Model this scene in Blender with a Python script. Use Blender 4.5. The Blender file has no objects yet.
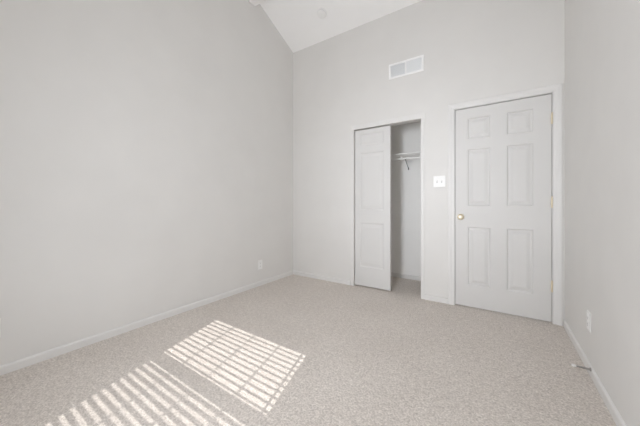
import bpy, bmesh, math
from mathutils import Vector, Matrix

sc = bpy.context.scene
COL = sc.collection

# ------------------------------------------------------------------ camera
YAW = math.atan2(0.6698, 1.0)
cam_d = bpy.data.cameras.new('camera')
cam = bpy.data.objects.new('camera', cam_d)
COL.objects.link(cam)
cam.location = (2.53, -3.06, 1.05)
cam.rotation_euler = (math.pi / 2, 0, YAW)
cam_d.sensor_width = 36.0
cam_d.lens = 265.0 / 640.0 * 36.0
cam_d.shift_y = -9.4 / 640.0
cam_d.clip_start = 0.02
sc.camera = cam

# ------------------------------------------------------------------ light
FRONT_Y = -3.66            # inner face of the window wall behind the camera
WIN = (0.995, 2.065, 0.78, 2.125)   # x0, x1, z0, z1
TAN_E = 0.935              # tangent of the sun's elevation
world = bpy.data.worlds.new('sky')
sc.world = world
world.use_nodes = True
bg = world.node_tree.nodes['Background']
bg.inputs[0].default_value = (0.80, 0.90, 1.0, 1)
bg.inputs[1].default_value = 1.0

sun_d = bpy.data.lights.new('sun', 'SUN')
sun_d.energy = 3.4
sun_d.angle = math.radians(0.16)
sun_d.color = (1.0, 0.965, 0.93)
sun = bpy.data.objects.new('sun', sun_d)
COL.objects.link(sun)
SUN_DIR = Vector((-0.273, 0.962, -TAN_E)).normalized()
sun.rotation_euler = SUN_DIR.to_track_quat('-Z', 'Y').to_euler()
sun.location = (3.0, -8.0, 6.0)

sky_d = bpy.data.lights.new('window_daylight', 'AREA')
sky_d.shape = 'RECTANGLE'
sky_d.size = 0.48
sky_d.size_y = 1.0
sky_d.energy = 13.6
sky_d.spread = math.radians(152)
sky_d.color = (0.953, 0.983, 1.038)
sky = bpy.data.objects.new('window_daylight', sky_d)
COL.objects.link(sky)
sky.location = (WIN[1] - 0.25, FRONT_Y + 0.03, WIN[2] + 0.52)
sky.rotation_euler = Vector((-0.12, 1, -0.50)).to_track_quat('-Z', 'Z').to_euler()

beam_d = sky_d.copy()
beam_d.name = 'window_daylight_straight'
beam_d.spread = math.radians(55)
beam_d.energy = 2.7
beam = bpy.data.objects.new('window_daylight_straight', beam_d)
COL.objects.link(beam)
beam.location = sky.location
beam.rotation_euler = Vector((0, 1, 0)).to_track_quat('-Z', 'Z').to_euler()
wide_d = sky_d.copy()                    # daylight passing level through the blind
wide_d.name = 'window_daylight_level'
wide_d.energy = 15.0
wide = bpy.data.objects.new('window_daylight_level', wide_d)
COL.objects.link(wide)
wide.location = sky.location
wide.rotation_euler = beam.rotation_euler
up_d = sky_d.copy()                      # daylight the tipped slats send up to the ceiling
up_d.name = 'window_daylight_up'
up_d.spread = math.radians(140)
up_d.energy = 7.0
up = bpy.data.objects.new('window_daylight_up', up_d)
COL.objects.link(up)
up.location = sky.location
up.rotation_euler = Vector((-0.1, 1, 1.1)).to_track_quat('-Z', 'Z').to_euler()

sc.view_settings.view_transform = 'Standard'
sc.view_settings.look = 'None'
sc.view_settings.gamma = 1.0
sc.view_settings.use_curve_mapping = False
sc.view_settings.exposure = 0.05
sc.cycles.max_bounces = 24
sc.cycles.diffuse_bounces = 16
sc.cycles.use_denoising = True


# ------------------------------------------------------------------ materials
def principled(name, col, rough=0.6, metal=0.0, bump=None, spec=0.3):
    """bump = (noise scale, strength, distance)"""
    m = bpy.data.materials.new(name)
    m.use_nodes = True
    nt = m.node_tree
    b = nt.nodes['Principled BSDF']
    b.inputs['Roughness'].default_value = rough
    b.inputs['Metallic'].default_value = metal
    b.inputs['Specular IOR Level'].default_value = spec
    tc = nt.nodes.new('ShaderNodeTexCoord')
    n = nt.nodes.new('ShaderNodeTexNoise')
    n.inputs['Scale'].default_value = 3.0
    n.inputs['Detail'].default_value = 4.0
    nt.links.new(tc.outputs['Object'], n.inputs['Vector'])
    r = nt.nodes.new('ShaderNodeValToRGB')
    r.color_ramp.elements[0].position = 0.3
    r.color_ramp.elements[1].position = 0.7
    r.color_ramp.elements[0].color = (*[c * 0.985 for c in col], 1)
    r.color_ramp.elements[1].color = (*[min(1, c * 1.015) for c in col], 1)
    nt.links.new(n.outputs['Fac'], r.inputs['Fac'])
    nt.links.new(r.outputs['Color'], b.inputs['Base Color'])
    if bump:
        n2 = nt.nodes.new('ShaderNodeTexNoise')
        n2.inputs['Scale'].default_value = bump[0]
        n2.inputs['Detail'].default_value = 3.0
        nt.links.new(tc.outputs['Object'], n2.inputs['Vector'])
        bp = nt.nodes.new('ShaderNodeBump')
        bp.inputs['Strength'].default_value = bump[1]
        bp.inputs['Distance'].default_value = bump[2]
        nt.links.new(n2.outputs['Fac'], bp.inputs['Height'])
        nt.links.new(bp.outputs['Normal'], b.inputs['Normal'])
    return m


def carpet_material():
    m = bpy.data.materials.new('carpet_pile')
    m.use_nodes = True
    nt = m.node_tree
    N, L = nt.nodes, nt.links
    b = N['Principled BSDF']
    b.inputs['Roughness'].default_value = 1.0
    b.inputs['Specular IOR Level'].default_value = 0.05
    b.inputs['Sheen Weight'].default_value = 0.15
    tc = N.new('ShaderNodeTexCoord')

    def noise(scale, detail, rough=0.6):
        n = N.new('ShaderNodeTexNoise')
        n.inputs['Scale'].default_value = scale
        n.inputs['Detail'].default_value = detail
        n.inputs['Roughness'].default_value = rough
        L.new(tc.outputs['Object'], n.inputs['Vector'])
        return n
    big, mid, fine = noise(2.2, 3), noise(30, 4, 0.7), noise(95, 3, 0.8)

    def ramp(src, p0, p1, c0, c1):
        r = N.new('ShaderNodeValToRGB')
        r.color_ramp.elements[0].position = p0
        r.color_ramp.elements[1].position = p1
        r.color_ramp.elements[0].color = (*c0, 1)
        r.color_ramp.elements[1].color = (*c1, 1)
        L.new(src.outputs['Fac'], r.inputs['Fac'])
        return r
    base = ramp(fine, 0.34, 0.66, CARPET_DARK, CARPET_LIGHT)
    m1 = ramp(mid, 0.32, 0.68, (0.80, 0.79, 0.785), (1.0, 1.0, 1.0))
    m2 = ramp(big, 0.35, 0.65, (0.95, 0.945, 0.94), (1.0, 1.0, 1.0))

    def mul(a, c):
        x = N.new('ShaderNodeMix')
        x.data_type = 'RGBA'
        x.blend_type = 'MULTIPLY'
        x.inputs['Factor'].default_value = 1.0
        L.new(a, x.inputs[6])
        L.new(c, x.inputs[7])
        return x.outputs[2]
    L.new(mul(mul(base.outputs['Color'], m1.outputs['Color']), m2.outputs['Color']), b.inputs['Base Color'])
    add = N.new('ShaderNodeMath')
    add.operation = 'MULTIPLY_ADD'
    L.new(mid.outputs['Fac'], add.inputs[0])
    add.inputs[1].default_value = 0.9
    L.new(fine.outputs['Fac'], add.inputs[2])
    bp = N.new('ShaderNodeBump')
    bp.inputs['Strength'].default_value = 0.75
    bp.inputs['Distance'].default_value = 0.008
    L.new(add.outputs[0], bp.inputs['Height'])
    L.new(bp.outputs['Normal'], b.inputs['Normal'])
    return m


CARPET_DARK = (0.54, 0.49, 0.445)
CARPET_LIGHT = (0.965, 0.905, 0.845)
M = {
    'wall': principled('painted_drywall', (0.755, 0.747, 0.731), 0.85, bump=(160, 0.12, 0.002), spec=0.15),
    'closet': principled('closet_brightened_paint', (0.93, 0.925, 0.91), 0.85, bump=(160, 0.12, 0.002), spec=0.15),  # wall paint made whiter so the colour adds brightness to the dim closet
    'ceiling': principled('ceiling_paint', (0.965, 0.965, 0.965), 0.9, bump=(120, 0.15, 0.002), spec=0.1),
    'trim': principled('trim_paint', (0.77, 0.765, 0.755), 0.45, spec=0.3),
    'door': principled('door_paint', (0.70, 0.695, 0.685), 0.5, bump=(60, 0.04, 0.001), spec=0.3),
    'plastic': principled('white_plastic', (0.87, 0.87, 0.86), 0.35, spec=0.4),
    'slot': principled('dark_slot', (0.06, 0.06, 0.06), 0.6),
    'brass': principled('polished_brass', (0.87, 0.78, 0.61), 0.4, metal=0.6),
    'steel': principled('steel', (0.45, 0.44, 0.43), 0.4, metal=0.9),
    'wire': principled('white_coated_wire', (0.95, 0.95, 0.94), 0.35, spec=0.4),
    'brace': principled('grey_steel_brace', (0.22, 0.22, 0.22), 0.5),
    'vent': principled('register_enamel', (0.95, 0.95, 0.95), 0.4, spec=0.4),
    'louvre': principled('register_louvre', (0.90, 0.915, 0.925), 0.45, spec=0.3),
    'duct': principled('duct_interior', (0.72, 0.735, 0.75), 0.7),
    'rubber': principled('white_rubber', (0.80, 0.79, 0.77), 0.6),
    'blind': principled('blind_slat_vinyl', (0.82, 0.81, 0.79), 0.5),
    'screen': principled('insect_screen_mesh', (0.18, 0.18, 0.18), 0.8),
    'beam': principled('beam_paint', (0.93, 0.92, 0.92), 0.6),
    'base': principled('baseboard_paint', (0.765, 0.758, 0.745), 0.55, spec=0.25),
    'detector': principled('detector_plastic', (0.90, 0.90, 0.895), 0.5),
    'recess': principled('switch_recess', (0.42, 0.42, 0.41), 0.6),
    'ground': principled('outdoor_ground', (0.35, 0.31, 0.26), 0.95, bump=(6, 0.3, 0.02)),
    'carpet': carpet_material(),
}

_b = M['screen'].node_tree.nodes['Principled BSDF']
_b.inputs['Alpha'].default_value = 0.13        # share of the weave filled, one on each face of the sheet

# ------------------------------------------------------------------ helpers
def add_box(bm, x0, x1, y0, y1, z0, z1, bevel=0.0, seg=2):
    t = bmesh.new()
    bmesh.ops.create_cube(t, size=1.0)
    for v in t.verts:
        v.co = Vector(((x0 + x1) / 2 + v.co.x * (x1 - x0), (y0 + y1) / 2 + v.co.y * (y1 - y0),
                       (z0 + z1) / 2 + v.co.z * (z1 - z0)))
    if bevel:
        bmesh.ops.bevel(t, geom=list(t.edges), offset=bevel, segments=seg, profile=0.5, affect='EDGES')
    join(bm, t)


def join(bm, t, mat=None):
    if mat is not None:
        bmesh.ops.transform(t, matrix=mat, verts=t.verts)
    tm = bpy.data.meshes.new('tmp')
    t.to_mesh(tm)
    t.free()
    bm.from_mesh(tm)
    bpy.data.meshes.remove(tm)


def add_lathe(bm, prof, mat, n=24):
    """prof: (radius, height) pairs turned about local Z, then placed by mat"""
    t = bmesh.new()
    rings = []
    for r, h in prof:
        if r < 1e-6:
            rings.append([t.verts.new((0, 0, h))])
        else:
            rings.append([t.verts.new((r * math.cos(2 * math.pi * k / n), r * math.sin(2 * math.pi * k / n), h))
                          for k in range(n)])
    for a, b in zip(rings, rings[1:]):
        for k in range(n):
            q = (k + 1) % n
            if len(a) == 1 and len(b) == 1:
                continue
            if len(a) == 1:
                t.faces.new((a[0], b[q], b[k]))
            elif len(b) == 1:
                t.faces.new((a[k], a[q], b[0]))
            else:
                t.faces.new((a[k], a[q], b[q], b[k]))
    for rr, flip in ((rings[0], True), (rings[-1], False)):
        if len(rr) > 2:
            t.faces.new(list(reversed(rr)) if flip else rr)
    bmesh.ops.recalc_face_normals(t, faces=t.faces)
    join(bm, t, mat)


def add_tube(bm, pts, r, n=8):
    t = bmesh.new()
    pts = [Vector(p) for p in pts]
    rings = []
    prev = None
    for i, p in enumerate(pts):
        d = (pts[min(i + 1, len(pts) - 1)] - pts[max(i - 1, 0)]).normalized()
        if prev is None:
            u = d.orthogonal().normalized()
        else:
            u = (prev - d * prev.dot(d)).normalized()
        prev = u
        w = d.cross(u)
        rings.append([t.verts.new(p + r * (math.cos(2 * math.pi * k / n) * u + math.sin(2 * math.pi * k / n) * w))
                      for k in range(n)])
    for a, b in zip(rings, rings[1:]):
        for k in range(n):
            q = (k + 1) % n
            t.faces.new((a[k], a[q], b[q], b[k]))
    t.faces.new(list(reversed(rings[0])))
    t.faces.new(rings[-1])
    bmesh.ops.recalc_face_normals(t, faces=t.faces)
    join(bm, t)


def add_prism(bm, poly, axis, a0, a1):
    """extrude a closed 2D polygon along 'x' (poly is y,z) or 'y' (poly is x,z)"""
    t = bmesh.new()

    def P(p, a):
        return (a, p[0], p[1]) if axis == 'x' else (p[0], a, p[1])
    A = [t.verts.new(P(p, a0)) for p in poly]
    B = [t.verts.new(P(p, a1)) for p in poly]
    n = len(poly)
    t.faces.new(A)
    t.faces.new(list(reversed(B)))
    for k in range(n):
        q = (k + 1) % n
        t.faces.new((A[q], A[k], B[k], B[q]))
    bmesh.ops.recalc_face_normals(t, faces=t.faces)
    join(bm, t)


def build(name, bm, mat, parent=None, smooth=False, origin=None):
    """link ONE mesh object; coordinates are local to the parent"""
    me = bpy.data.meshes.new(name)
    if origin is not None:
        bmesh.ops.translate(bm, verts=bm.verts, vec=-Vector(origin))
    bm.to_mesh(me)
    bm.free()
    me.materials.append(M[mat])
    if smooth:
        for p in me.polygons:
            p.use_smooth = True
        me.set_sharp_from_angle(angle=math.radians(40))
    o = bpy.data.objects.new(name, me)
    COL.objects.link(o)
    if parent is not None:
        o.parent = parent
    if origin is not None:
        o.location = origin
    return o


def empty(name, loc=(0, 0, 0), rot=(0, 0, 0)):
    o = bpy.data.objects.new(name, None)
    o.empty_display_size = 0.1
    COL.objects.link(o)
    o.location = loc
    o.rotation_euler = rot
    return o


def tag(o, label=None, cat=None, group=None, kind=None):
    if label:
        o['label'] = label
    if cat:
        o['category'] = cat
    if group:
        o['group'] = group
    if kind:
        o['kind'] = kind
    return o


def struct(name, bm, mat, label, cat):
    return tag(build(name, bm, mat), label, cat, kind='structure')


# ------------------------------------------------------------------ setting
W = 3.010                    # room width
ZL = 3.295                   # ceiling height at the closet wall
RY, RZ = -0.805, 3.295 + 0.466 * 0.805   # ridge
ZF = 2.55                    # ceiling height at the window wall
CY1 = 0.70                   # back of the closet
T = 0.10

bm = bmesh.new()
add_box(bm, -T, W + T, FRONT_Y - T, CY1 + T, -0.12, 0.0)
struct('floor', bm, 'carpet', 'beige speckled carpet running wall to wall and into the closet', 'carpet')

bm = bmesh.new()
poly = [(FRONT_Y - T, ZF), (RY, RZ), (T, ZL - 0.466 * T), (T, ZL + 0.15), (RY, RZ + 0.15), (FRONT_Y - T, ZF + 0.15)]
add_prism(bm, poly, 'x', -T, W + T)
struct('ceiling', bm, 'ceiling', 'white sloped ceiling rising from the closet wall to the ridge', 'ceiling')

gable = [(FRONT_Y - T, -0.1), (T, -0.1), (T, ZL - 0.466 * T), (RY, RZ), (FRONT_Y - T, ZF)]
bm = bmesh.new()
add_prism(bm, gable, 'x', -T, 0.0)
struct('wall_left', bm, 'wall', 'bare pale grey gable wall on the left', 'wall')
bm = bmesh.new()
add_prism(bm, gable, 'x', W, W + T)
struct('wall_right', bm, 'wall', 'pale grey wall on the right with spring door stop at its foot', 'wall')

# closet wall with its two openings
CL0, CL1, CLZ = 1.000, 1.829, 1.995          # closet opening
D0, D1, DZ = 2.145, 2.947, 2.035            # rough opening of the hinged door
bm = bmesh.new()
for x0, x1, z0, z1 in ((0, CL0, 0, ZL), (CL0, CL1, CLZ, ZL), (CL1, D0, 0, ZL), (D0, D1, DZ, ZL), (D1, W, 0, ZL)):
    add_box(bm, x0, x1, 0.0, T, z0, z1)
struct('wall_back', bm, 'wall', 'pale grey wall holding the closet, the vent and the panelled door', 'wall')

# window wall behind the camera
wx0, wx1, wz0, wz1 = WIN
bm = bmesh.new()
for x0, x1, z0, z1 in ((0, wx0, 0, ZF), (wx1, W, 0, ZF), (wx0, wx1, 0, wz0), (wx0, wx1, wz1, ZF)):
    add_box(bm, x0, x1, FRONT_Y - T, FRONT_Y, z0, z1)
struct('wall_front', bm, 'wall', 'pale grey wall with the window opposite the closet', 'wall')

# closet interior shell
bm = bmesh.new()
add_box(bm, 0.50, 2.12, CY1, CY1 + 0.08, 0, 2.45)
add_box(bm, 0.42, 0.50, T, CY1 + 0.08, 0, 2.45)
add_box(bm, 2.12, 2.20, T, CY1 + 0.08, 0, 2.45)
add_box(bm, 0.42, 2.20, T, CY1 + 0.08, 2.45, 2.53)
struct('wall_closet', bm, 'closet', 'pale wall lining the inside of the closet', 'wall')

bm = bmesh.new()
add_box(bm, 0.0, W, RY - 0.055, RY + 0.055, 3.52, RZ + 0.02, bevel=0.008)
struct('trim_1', bm, 'beam', 'white beam along the ridge of the sloped ceiling', 'beam')


# baseboards: profile (offset from wall, height)
BASE = [(0, 0), (0.012, 0), (0.012, 0.044), (0.010, 0.050), (0.005, 0.055), (0, 0.057)]


def base_x(bm, x0, x1, y):           # on a wall facing -y
    add_prism(bm, [(y - d, z) for d, z in BASE], 'x', x0, x1)


bm = bmesh.new()
base_x(bm, 0.012, CL0 - 0.045, 0.0)
base_x(bm, CL1 + 0.034, 2.097, 0.0)
struct('baseboard_back', bm, 'base', 'white baseboard either side of the closet', 'baseboard')
bm = bmesh.new()
add_prism(bm, [(d, z) for d, z in BASE], 'y', FRONT_Y, 0.0)
struct('baseboard_left', bm, 'base', 'white baseboard along the bare left wall', 'baseboard')
bm = bmesh.new()
add_prism(bm, [(W - d, z) for d, z in BASE], 'y', FRONT_Y, -0.022)
struct('baseboard_right', bm, 'base', 'white baseboard along the right wall', 'baseboard')
bm = bmesh.new()
base_x(bm, 0.50, 2.12, CY1)
struct('baseboard_closet', bm, 'base', 'white baseboard inside the closet', 'baseboard')
bm = bmesh.new()
add_prism(bm, [(FRONT_Y + d, z) for d, z in BASE], 'x', 0.012, W - 0.012)
struct('baseboard_front', bm, 'base', 'white baseboard under the window', 'baseboard')

# closet casing and jamb lining
bm = bmesh.new()
add_box(bm, CL0 - 0.040, CL0 + 0.004, -0.010, 0.0, 0, CLZ - 0.004, bevel=0.003)
add_box(bm, CL1 - 0.004, CL1 + 0.032, -0.008, 0.0, 0, CLZ - 0.004, bevel=0.003)
add_box(bm, CL0 - 0.040, CL1 + 0.046, -0.010, 0.0, CLZ - 0.006, CLZ + 0.052, bevel=0.003)
add_box(bm, CL1 - 0.004, CL1, 0.0, T, 0, CLZ)
add_box(bm, CL0, CL0 + 0.004, 0.0, T, 0, CLZ)
struct('trim_2', bm, 'base', 'white casing around the closet opening', 'door casing')


# ------------------------------------------------------------------ doors
def panel_slab(x0, x1, z0, z1, y, thick, panels, depth=0.012, w1=0.011, w2=0.012, w3=0.026):
    """slab facing -y with moulded raised panels; panels = (px0, px1, pz0, pz1)"""
    bm = bmesh.new()
    xs = sorted({x0, x1, *[p[0] for p in panels], *[p[1] for p in panels]})
    zs = sorted({z0, z1, *[p[2] for p in panels], *[p[3] for p in panels]})
    cache = {}

    def V(x, yy, z):
        k = (round(x, 5), round(yy, 5), round(z, 5))
        if k not in cache:
            cache[k] = bm.verts.new((x, yy, z))
        return cache[k]

    def quad(*p):
        bm.faces.new([V(*q) for q in p])
    for xa, xb in zip(xs, xs[1:]):
        for za, zb in zip(zs, zs[1:]):
            inside = any(p[0] <= xa + 1e-6 and xb <= p[1] + 1e-6 and p[2] <= za + 1e-6 and zb <= p[3] + 1e-6
                         for p in panels)
            if inside:
                rings = [(0, y), (w1 * 0.5, y + depth * 0.25), (w1, y + depth), (w1 + w2, y + depth),
                         (w1 + w2 + w3, y + depth * 0.25)]
                for (i0, ya), (i1, yb) in zip(rings, rings[1:]):
                    a = [(xa + i0, ya, za + i0), (xb - i0, ya, za + i0), (xb - i0, ya, zb - i0), (xa + i0, ya, zb - i0)]
                    b = [(xa + i1, yb, za + i1), (xb - i1, yb, za + i1), (xb - i1, yb, zb - i1), (xa + i1, yb, zb - i1)]
                    for k in range(4):
                        q = (k + 1) % 4
                        quad(a[k], a[q], b[q], b[k])
                i, yy = rings[-1]
                quad((xa + i, yy, za + i), (xb - i, yy, za + i), (xb - i, yy, zb - i), (xa + i, yy, zb - i))
            else:
                quad((xa, y, za), (xb, y, za), (xb, y, zb), (xa, y, zb))
    # sides and back
    yb = y + thick
    for xa, xb in zip(xs, xs[1:]):
        quad((xa, y, z0), (xa, yb, z0), (xb, yb, z0), (xb, y, z0))
        quad((xa, y, z1), (xb, y, z1), (xb, yb, z1), (xa, yb, z1))
        for za, zb in zip(zs, zs[1:]):
            quad((xa, yb, za), (xa, yb, zb), (xb, yb, zb), (xb, yb, za))
    for za, zb in zip(zs, zs[1:]):
        quad((x0, y, za), (x0, y, zb), (x0, yb, zb), (x0, yb, za))
        quad((x1, y, za), (x1, yb, za), (x1, yb, zb), (x1, y, zb))
    bmesh.ops.recalc_face_normals(bm, faces=bm.faces)
    return bm


# hinged six panel door
door = tag(empty('door_1', (2.545, 0, 0)), 'white six panel door with brass knob beside the right wall', 'door',
           kind='structure')
DX = -2.545
S0, S1, SZ0, SZ1 = 2.168, 2.924, 0.012, 2.012
cols = ((2.277, 2.474), (2.602, 2.799))
rows = ((0.230, 0.815), (1.025, 1.600), (1.700, 1.912))
bm = panel_slab(S0 + DX, S1 + DX, SZ0, SZ1, 0.001, 0.035,
                [(a + DX, b + DX, c, d) for a, b in cols for c, d in rows])
slab = build('door_slab', bm, 'door', door)
# jamb lining with stop
bm = bmesh.new()
add_box(bm, D0 + DX, S0 - 0.005 + DX, 0.0, T, 0, SZ1 + 0.008)
add_box(bm, S1 + 0.005 + DX, D1 + DX, 0.0, T, 0, SZ1 + 0.008)
add_box(bm, D0 + DX, D1 + DX, 0.0, T, SZ1 + 0.008, DZ)
add_box(bm, S0 - 0.005 + DX, S0 + 0.008 + DX, 0.038, 0.075, 0, SZ1)
add_box(bm, S1 - 0.008 + DX, S1 + 0.005 + DX, 0.038, 0.075, 0, SZ1)
add_box(bm, S0 - 0.005 + DX, S1 + 0.005 + DX, 0.038, 0.075, SZ1 - 0.01, SZ1 + 0.008)
build('jamb', bm, 'trim', door)


# moulded casing, mitred at the head
def casing(xa, xb, zt, wid):
    """profile swept up one side, across, down the other; inner edge at xa, xb, zt"""
    prof = [(0, 0), (0, 0.008), (0.006, 0.010), (wid * 0.35, 0.011), (wid * 0.55, 0.015), (wid - 0.008, 0.016),
            (wid, 0.012), (wid, 0)]
    b = bmesh.new()
    st = []
    for kx, kz in ((xa, 0), (xa, zt), (xb, zt), (xb, 0)):
        ring = []
        for u, h in prof:
            x = kx - u if kx == xa else kx + u
            z = kz + u if kz == zt else 0
            ring.append(b.verts.new((x, -h, z)))
        st.append(ring)
    n = len(prof)
    for r0, r1 in zip(st, st[1:]):
        for k in range(n):
            q = (k + 1) % n
            b.faces.new((r0[k], r0[q], r1[q], r1[k]))
    b.faces.new(st[0])
    b.faces.new(list(reversed(st[-1])))
    bmesh.ops.recalc_face_normals(b, faces=b.faces)
    return b


build('casing', casing(S0 - 0.009 + DX, S1 + 0.010 + DX, SZ1 + 0.012, 0.061), 'trim', door)

# brass knob
ROT_OUT = Matrix.Rotation(math.pi / 2, 4, 'X')        # local +z -> -y (into the room)
bm = bmesh.new()
add_lathe(bm, [(0, 0), (0.031, 0), (0.031, 0.003), (0.026, 0.008), (0.014, 0.011), (0.011, 0.016), (0.011, 0.028),
               (0.018, 0.033), (0.025, 0.040), (0.0275, 0.048), (0.026, 0.056), (0.020, 0.062), (0.010, 0.0645),
               (0, 0.065)], Matrix.Translation((2.218 + DX, 0.001, 0.915)) @ ROT_OUT, 28)
tag(build('doorknob', bm, 'brass', slab, smooth=True), 'brass round doorknob')
# three hinges
hz = (1.795, 1.062, 0.325)
hinge_me = None
for z in hz:
    if hinge_me is None:
        bm = bmesh.new()
        for k in range(5):
            a = -0.044 + k * 0.0176
            add_lathe(bm, [(0.0062, a), (0.0062, a + 0.0168)], Matrix.Translation((0, -0.009, 0)), 14)
        add_lathe(bm, [(0.0042, -0.050), (0.0042, 0.050)], Matrix.Translation((0, -0.009, 0)), 12)
        add_lathe(bm, [(0, 0.054), (0.004, 0.053), (0.006, 0.049), (0.006, 0.046)], Matrix.Translation((0, -0.009, 0)), 12)
        add_box(bm, -0.007, -0.002, -0.003, -0.0005, -0.044, 0.044)
        h = build('hinge', bm, 'brass', slab, smooth=True)
        hinge_me = h.data
    else:
        h = bpy.data.objects.new('hinge', hinge_me)
        COL.objects.link(h)
        h.parent = slab
    h.location = (S1 + 0.002 + DX, 0.0, z)
    tag(h, 'brass butt hinge')

# sliding closet door, pushed to the left
K0, K1 = 1.013, 1.474
sl = tag(empty('door_2', (1.25, 0, 0)), 'white panelled sliding closet door pushed to the left', 'closet door', kind='structure')
bm = panel_slab(K0 - 1.25, K1 - 1.25, 0.016, CLZ - 0.018, 0.016, 0.030,
                [(1.078 - 1.25, 1.395 - 1.25, c, d) for c, d in ((0.250, 0.810), (0.965, 1.690), (1.780, 1.930))],
                depth=0.007, w1=0.014, w2=0.010, w3=0.035)
build('door_slab', bm, 'door', sl)

# ------------------------------------------------------------------ window behind the camera
win = tag(empty('window_1', ((wx0 + wx1) / 2, FRONT_Y, wz0)), 'white double hung window opposite the closet', 'window',
          kind='structure')
ox, oy, oz = (wx0 + wx1) / 2, FRONT_Y, wz0
hw, hh = (wx1 - wx0) / 2, wz1 - wz0
bm = bmesh.new()
add_box(bm, -hw, -hw + 0.012, -T, 0, 0, hh)
add_box(bm, hw - 0.012, hw, -T, 0, 0, hh)
add_box(bm, -hw + 0.012, hw - 0.012, -T, 0, 0, 0.012)
add_box(bm, -hw + 0.012, hw - 0.012, -T, 0, hh - 0.012, hh)
build('window_frame', bm, 'plastic', win)
RAIL0, RAIL1 = 1.487 - oz, 1.536 - oz
for nm, za, zb in (('sash', 0.012, RAIL0 + 0.035), ('sash', RAIL0 + 0.035, hh - 0.012)):
    bm = bmesh.new()
    s = 0.010
    add_box(bm, -hw + 0.012, -hw + 0.012 + s, -0.085, -0.06, za, zb)
    add_box(bm, hw - 0.012 - s, hw - 0.012, -0.085, -0.06, za, zb)
    rail = 0.035
    add_box(bm, -hw + 0.012, hw - 0.012, -0.085, -0.06, za, za + (rail if za > 0.1 else 0.03))
    add_box(bm, -hw + 0.012, hw - 0.012, -0.085, -0.06, zb - (rail if za < 0.1 else 0.01), zb)
    build(nm, bm, 'plastic', win)
bm = bmesh.new()
add_box(bm, -hw + 0.012, hw - 0.012, -0.0945, -0.0940, 0.012, RAIL0 + 0.02)
tag(build('insect_screen', bm, 'screen', win), 'grey insect screen over the lower sash')
bm = bmesh.new()
add_box(bm, -hw - 0.04, hw + 0.04, 0.0, 0.035, -0.03, -0.005, bevel=0.004)
build('window_sill', bm, 'trim', win)

# horizontal blind, slats tipped up towards the sun
blind = tag(empty('window_blind', (ox, oy, oz)), 'white horizontal slat blind hanging in the window opposite the closet', 'blind')
bm = bmesh.new()
add_box(bm, -hw + 0.014, hw - 0.014, -0.055, -0.010, hh - 0.040, hh - 0.013, bevel=0.002)
build('headrail', bm, 'plastic', blind)
PITCH = 0.0455
bm = bmesh.new()
z = hh - 0.075
while z > 0.06:
    up = z > (RAIL0 + RAIL1) / 2
    tilt = math.radians(33.0 if up else 25.0)
    half = 0.025
    pts_t, pts_b = [], []
    for k in range(5):
        u = -half + 2 * half * k / 4
        cr = 0.0016 * (1 - (u / half) ** 2)
        y = -0.034 + u * math.cos(tilt)
        zz = z - u * math.sin(tilt) + cr
        pts_t.append((y, zz + 0.0012))
        pts_b.append((y, zz - 0.0012))
    add_prism(bm, pts_b + pts_t[::-1], 'x', -hw + 0.016, hw - 0.016)
    z -= PITCH
build('slats', bm, 'blind', blind)
bm = bmesh.new()
add_box(bm, -hw + 0.016, hw - 0.016, -0.055, -0.015, 0.016, 0.034, bevel=0.003)
build('bottom_rail', bm, 'plastic', blind)
bm = bmesh.new()
for u in (0.249, 0.488, 0.739, 0.934):
    x = -hw + u * 2 * hw
    add_box(bm, x - 0.0070, x + 0.0070, -0.0348, -0.0332, 0.03, hh - 0.03)
build('lift_tapes', bm, 'plastic', blind)

bm = bmesh.new()
add_box(bm, -30, 33, -60, FRONT_Y - T - 0.02, -0.6, -0.5)
struct('ground', bm, 'ground', 'dusty ground outside the window', 'ground')


# ------------------------------------------------------------------ wire closet shelf
sh = tag(empty('wire_shelf', (1.31, CY1, 1.70)), 'white wire shelf with hanging rail across the closet', 'shelf')
X0, X1, YF = 0.50 - 1.31 + 0.004, 2.12 - 1.31 - 0.004, 0.40 - CY1
bm = bmesh.new()
x = X0 + 0.012
while x < X1:
    add_tube(bm, [(x, -0.006, 0.0), (x, YF, 0.0), (x, YF - 0.003, -0.066)], 0.0013, 6)
    x += 0.0254
for yy in (-0.006, YF * 0.5):
    add_tube(bm, [(X0, yy, -0.003), (X1, yy, -0.003)], 0.0028, 8)
build('wire_deck', bm, 'wire', sh, smooth=True)
bm = bmesh.new()
add_tube(bm, [(X0, YF, -0.002), (X1, YF, -0.002)], 0.0095, 10)
build('front_rail', bm, 'wire', sh, smooth=True)
bm = bmesh.new()
add_tube(bm, [(X0, YF - 0.003, -0.068), (X1, YF - 0.003, -0.068)], 0.0100, 10)
build('hanging_rail', bm, 'wire', sh, smooth=True)
bm = bmesh.new()
add_tube(bm, [(1.535 - 1.31, YF + 0.010, -0.066), (1.515 - 1.31, -0.14, -0.115), (1.498 - 1.31, -0.005, -0.160)], 0.0050, 8)
add_box(bm, 1.490 - 1.31, 1.506 - 1.31, -0.004, -0.0005, -0.180, -0.150)
tag(build('shelf_brace', bm, 'brace', sh), 'grey diagonal brace under the shelf')
bm = bmesh.new()
add_box(bm, 1.478 - 1.31, 1.496 - 1.31, YF - 0.010, YF + 0.004, -0.076, -0.040, bevel=0.003)
build('rail_clip', bm, 'wire', sh)


# ------------------------------------------------------------------ wall fittings
def rot_for(wall):
    """local frame: x right along the wall as seen, -y out of the wall, z up"""
    return {'back': (0, 0, 0), 'left': (0, 0, math.pi / 2), 'right': (0, 0, -math.pi / 2)}[wall]


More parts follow.
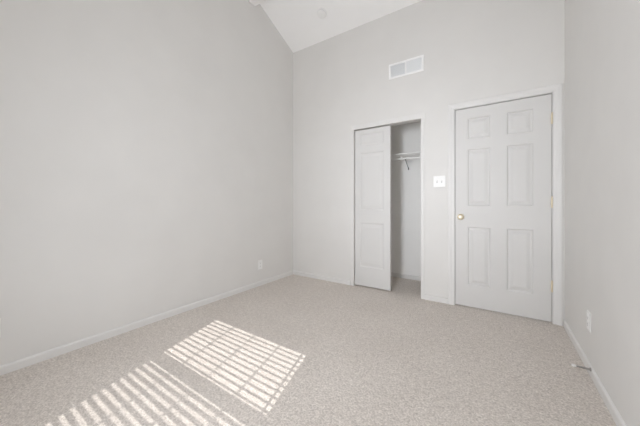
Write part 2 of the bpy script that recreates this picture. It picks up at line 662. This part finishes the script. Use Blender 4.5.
def outlet(loc, wall, label):
    t = tag(empty('wall_outlet', loc, rot_for(wall)), label, 'outlet')
    b = bmesh.new()
    add_box(b, -0.036, 0.036, -0.006, 0, -0.059, 0.059, bevel=0.0025)
    build('cover_plate', b, 'plastic', t)
    for z in (0.020, -0.020):
        b = bmesh.new()
        add_box(b, -0.017, 0.017, -0.0085, -0.004, z - 0.0145, z + 0.0145, bevel=0.002)
        r = build('socket', b, 'plastic', t)
        b = bmesh.new()
        add_box(b, -0.0075, -0.0055, -0.0088, -0.0080, z - 0.003, z + 0.006)
        add_box(b, 0.0055, 0.0075, -0.0088, -0.0080, z - 0.003, z + 0.005)
        add_lathe(b, [(0.0024, 0), (0.0024, 0.0006)], Matrix.Translation((0, -0.0082, z - 0.0085)) @ ROT_OUT, 10)
        tag(build('slots', b, 'slot', r), 'dark outlet slots')
    b = bmesh.new()
    add_lathe(b, [(0.0032, 0), (0.0032, 0.001), (0, 0.0016)], Matrix.Translation((0, -0.0062, 0)) @ ROT_OUT, 12)
    build('screw', b, 'plastic', t, smooth=True)
    return t


outlet((0.0, -0.665, 0.268), 'left', 'white wall outlet on the left wall near the back corner')
outlet((0.0, -2.836, 0.290), 'left', 'white wall outlet cut by the left edge of the photo')
outlet((W, -0.735, 0.312), 'right', 'white wall outlet on the right wall above the door stop')

# double light switch between closet and door
t = tag(empty('light_switch', (2.015, 0, 1.287)), 'white double light switch between closet and panelled door', 'switch')
bm = bmesh.new()
add_box(bm, -0.059, 0.059, -0.006, 0, -0.059, 0.059, bevel=0.0025)
build('cover_plate', bm, 'plastic', t)
for x in (-0.023, 0.023):
    bm = bmesh.new()
    add_box(bm, x - 0.005, x + 0.005, -0.0066, -0.005, -0.012, 0.012)
    k = build('switch_surround', bm, 'recess', t)
    bm = bmesh.new()
    add_prism(bm, [(-0.006, -0.004), (-0.018, 0.004), (-0.017, 0.010), (-0.006, 0.007)], 'x', x - 0.0038, x + 0.0038)
    build('toggle', bm, 'plastic', k)
    for z in (-0.030, 0.030):
        bm = bmesh.new()
        add_lathe(bm, [(0.003, 0), (0.003, 0.001), (0, 0.0016)], Matrix.Translation((x, -0.006, z)) @ ROT_OUT, 12)
        build('screw', bm, 'plastic', t, smooth=True)

# air register high on the closet wall
t = tag(empty('air_vent', (1.660, 0, 2.600)), 'white two bay air vent high on the wall above the closet', 'vent')
hw_, hh_ = 0.197, 0.088
bm = bmesh.new()
fw = 0.022
for x0, x1, z0, z1 in ((-hw_, hw_, hh_ - fw, hh_), (-hw_, hw_, -hh_, -hh_ + fw), (-hw_, -hw_ + fw, -hh_ + fw, hh_ - fw),
                       (hw_ - fw, hw_, -hh_ + fw, hh_ - fw)):
    add_box(bm, x0, x1, -0.010, 0, z0, z1, bevel=0.003)
build('vent_frame', bm, 'vent', t)
bm = bmesh.new()
add_box(bm, -hw_ + fw, hw_ - fw, -0.0012, -0.0002, -hh_ + fw, hh_ - fw)
build('duct_opening', bm, 'duct', t)
bm = bmesh.new()
add_box(bm, -0.008, 0.008, -0.009, -0.0012, -hh_ + fw, hh_ - fw, bevel=0.002)
build('divider', bm, 'vent', t)
for s in (-1, 1):
    bm = bmesh.new()
    xa, xb = (-hw_ + fw, -0.008) if s < 0 else (0.008, hw_ - fw)
    n = 20
    for k in range(n):
        x = xa + (k + 0.5) * (xb - xa) / n
        b2 = bmesh.new()
        add_box(b2, -0.0008, 0.0008, -0.0040, 0.0040, -hh_ + fw, hh_ - fw)
        join(bm, b2, Matrix.Translation((x, -0.0056, 0)) @ Matrix.Rotation(math.radians(-52 * s), 4, 'Z'))
    build('louvers', bm, 'louvre', t)
bm = bmesh.new()
add_box(bm, hw_ - fw - 0.012, hw_ - fw - 0.006, -0.020, -0.0056, -0.030, 0.030, bevel=0.0015)
build('damper_lever', bm, 'louvre', t)

# smoke detector on the slope
sl_ang = math.atan(0.466)
SY = -0.293
t = tag(empty('smoke_detector', (0.707, SY, ZL - 0.466 * SY), (math.pi - sl_ang, 0, 0)),
        'round white smoke detector on the sloped ceiling', 'smoke detector')
I4 = Matrix.Identity(4)
bm = bmesh.new()
add_lathe(bm, [(0.064, 0), (0.064, 0.009), (0.060, 0.012), (0.055, 0.012)], I4, 40)
build('mounting_base', bm, 'detector', t, smooth=True)
bm = bmesh.new()
add_lathe(bm, [(0.056, 0.012), (0.056, 0.026), (0.051, 0.033), (0.040, 0.036), (0.022, 0.0365), (0.020, 0.034),
               (0, 0.034)], I4, 40)
cv = build('cover', bm, 'detector', t, smooth=True)
bm = bmesh.new()
for k in range(24):
    a = 2 * math.pi * k / 24
    b2 = bmesh.new()
    add_box(b2, 0.0555, 0.0570, -0.0045, 0.0045, 0.0155, 0.0235)
    join(bm, b2, Matrix.Rotation(a, 4, 'Z'))
build('vent_slots', bm, 'duct', cv)
bm = bmesh.new()
add_lathe(bm, [(0.010, 0.034), (0.010, 0.036), (0, 0.0368)], Matrix.Translation((0.0, 0.0, 0)), 20)
build('test_button', bm, 'detector', cv, smooth=True)

# spring door stop screwed into the right baseboard
t = tag(empty('door_stop', (W - 0.012, -0.825, 0.050), (0, 0, 0)),
        'spring door stop with white tip sticking out of right baseboard', 'door stop')
OUT = Matrix.Rotation(-math.pi / 2, 4, 'Y')            # local +z -> -x (into the room)
bm = bmesh.new()
add_lathe(bm, [(0.011, 0), (0.011, 0.003), (0.007, 0.007), (0.004, 0.008)], OUT, 18)
build('base', bm, 'steel', t, smooth=True)
bm = bmesh.new()
pts = []
turns, n = 15, 12
for k in range(turns * n + 1):
    a = 2 * math.pi * k / n
    u = k / (turns * n)
    r = 0.0046 - 0.0012 * u
    pts.append((-0.006 - 0.062 * u, r * math.cos(a), r * math.sin(a)))
add_tube(bm, pts, 0.0017, 6)
tag(build('spring', bm, 'steel', t, smooth=True), 'dark coiled steel spring')
bm = bmesh.new()
add_lathe(bm, [(0.005, 0.066), (0.0075, 0.067), (0.0085, 0.072), (0.0085, 0.081), (0.007, 0.086), (0, 0.087)], OUT, 18)
tag(build('rubber_tip', bm, 'rubber', t, smooth=True), 'white rubber tip')
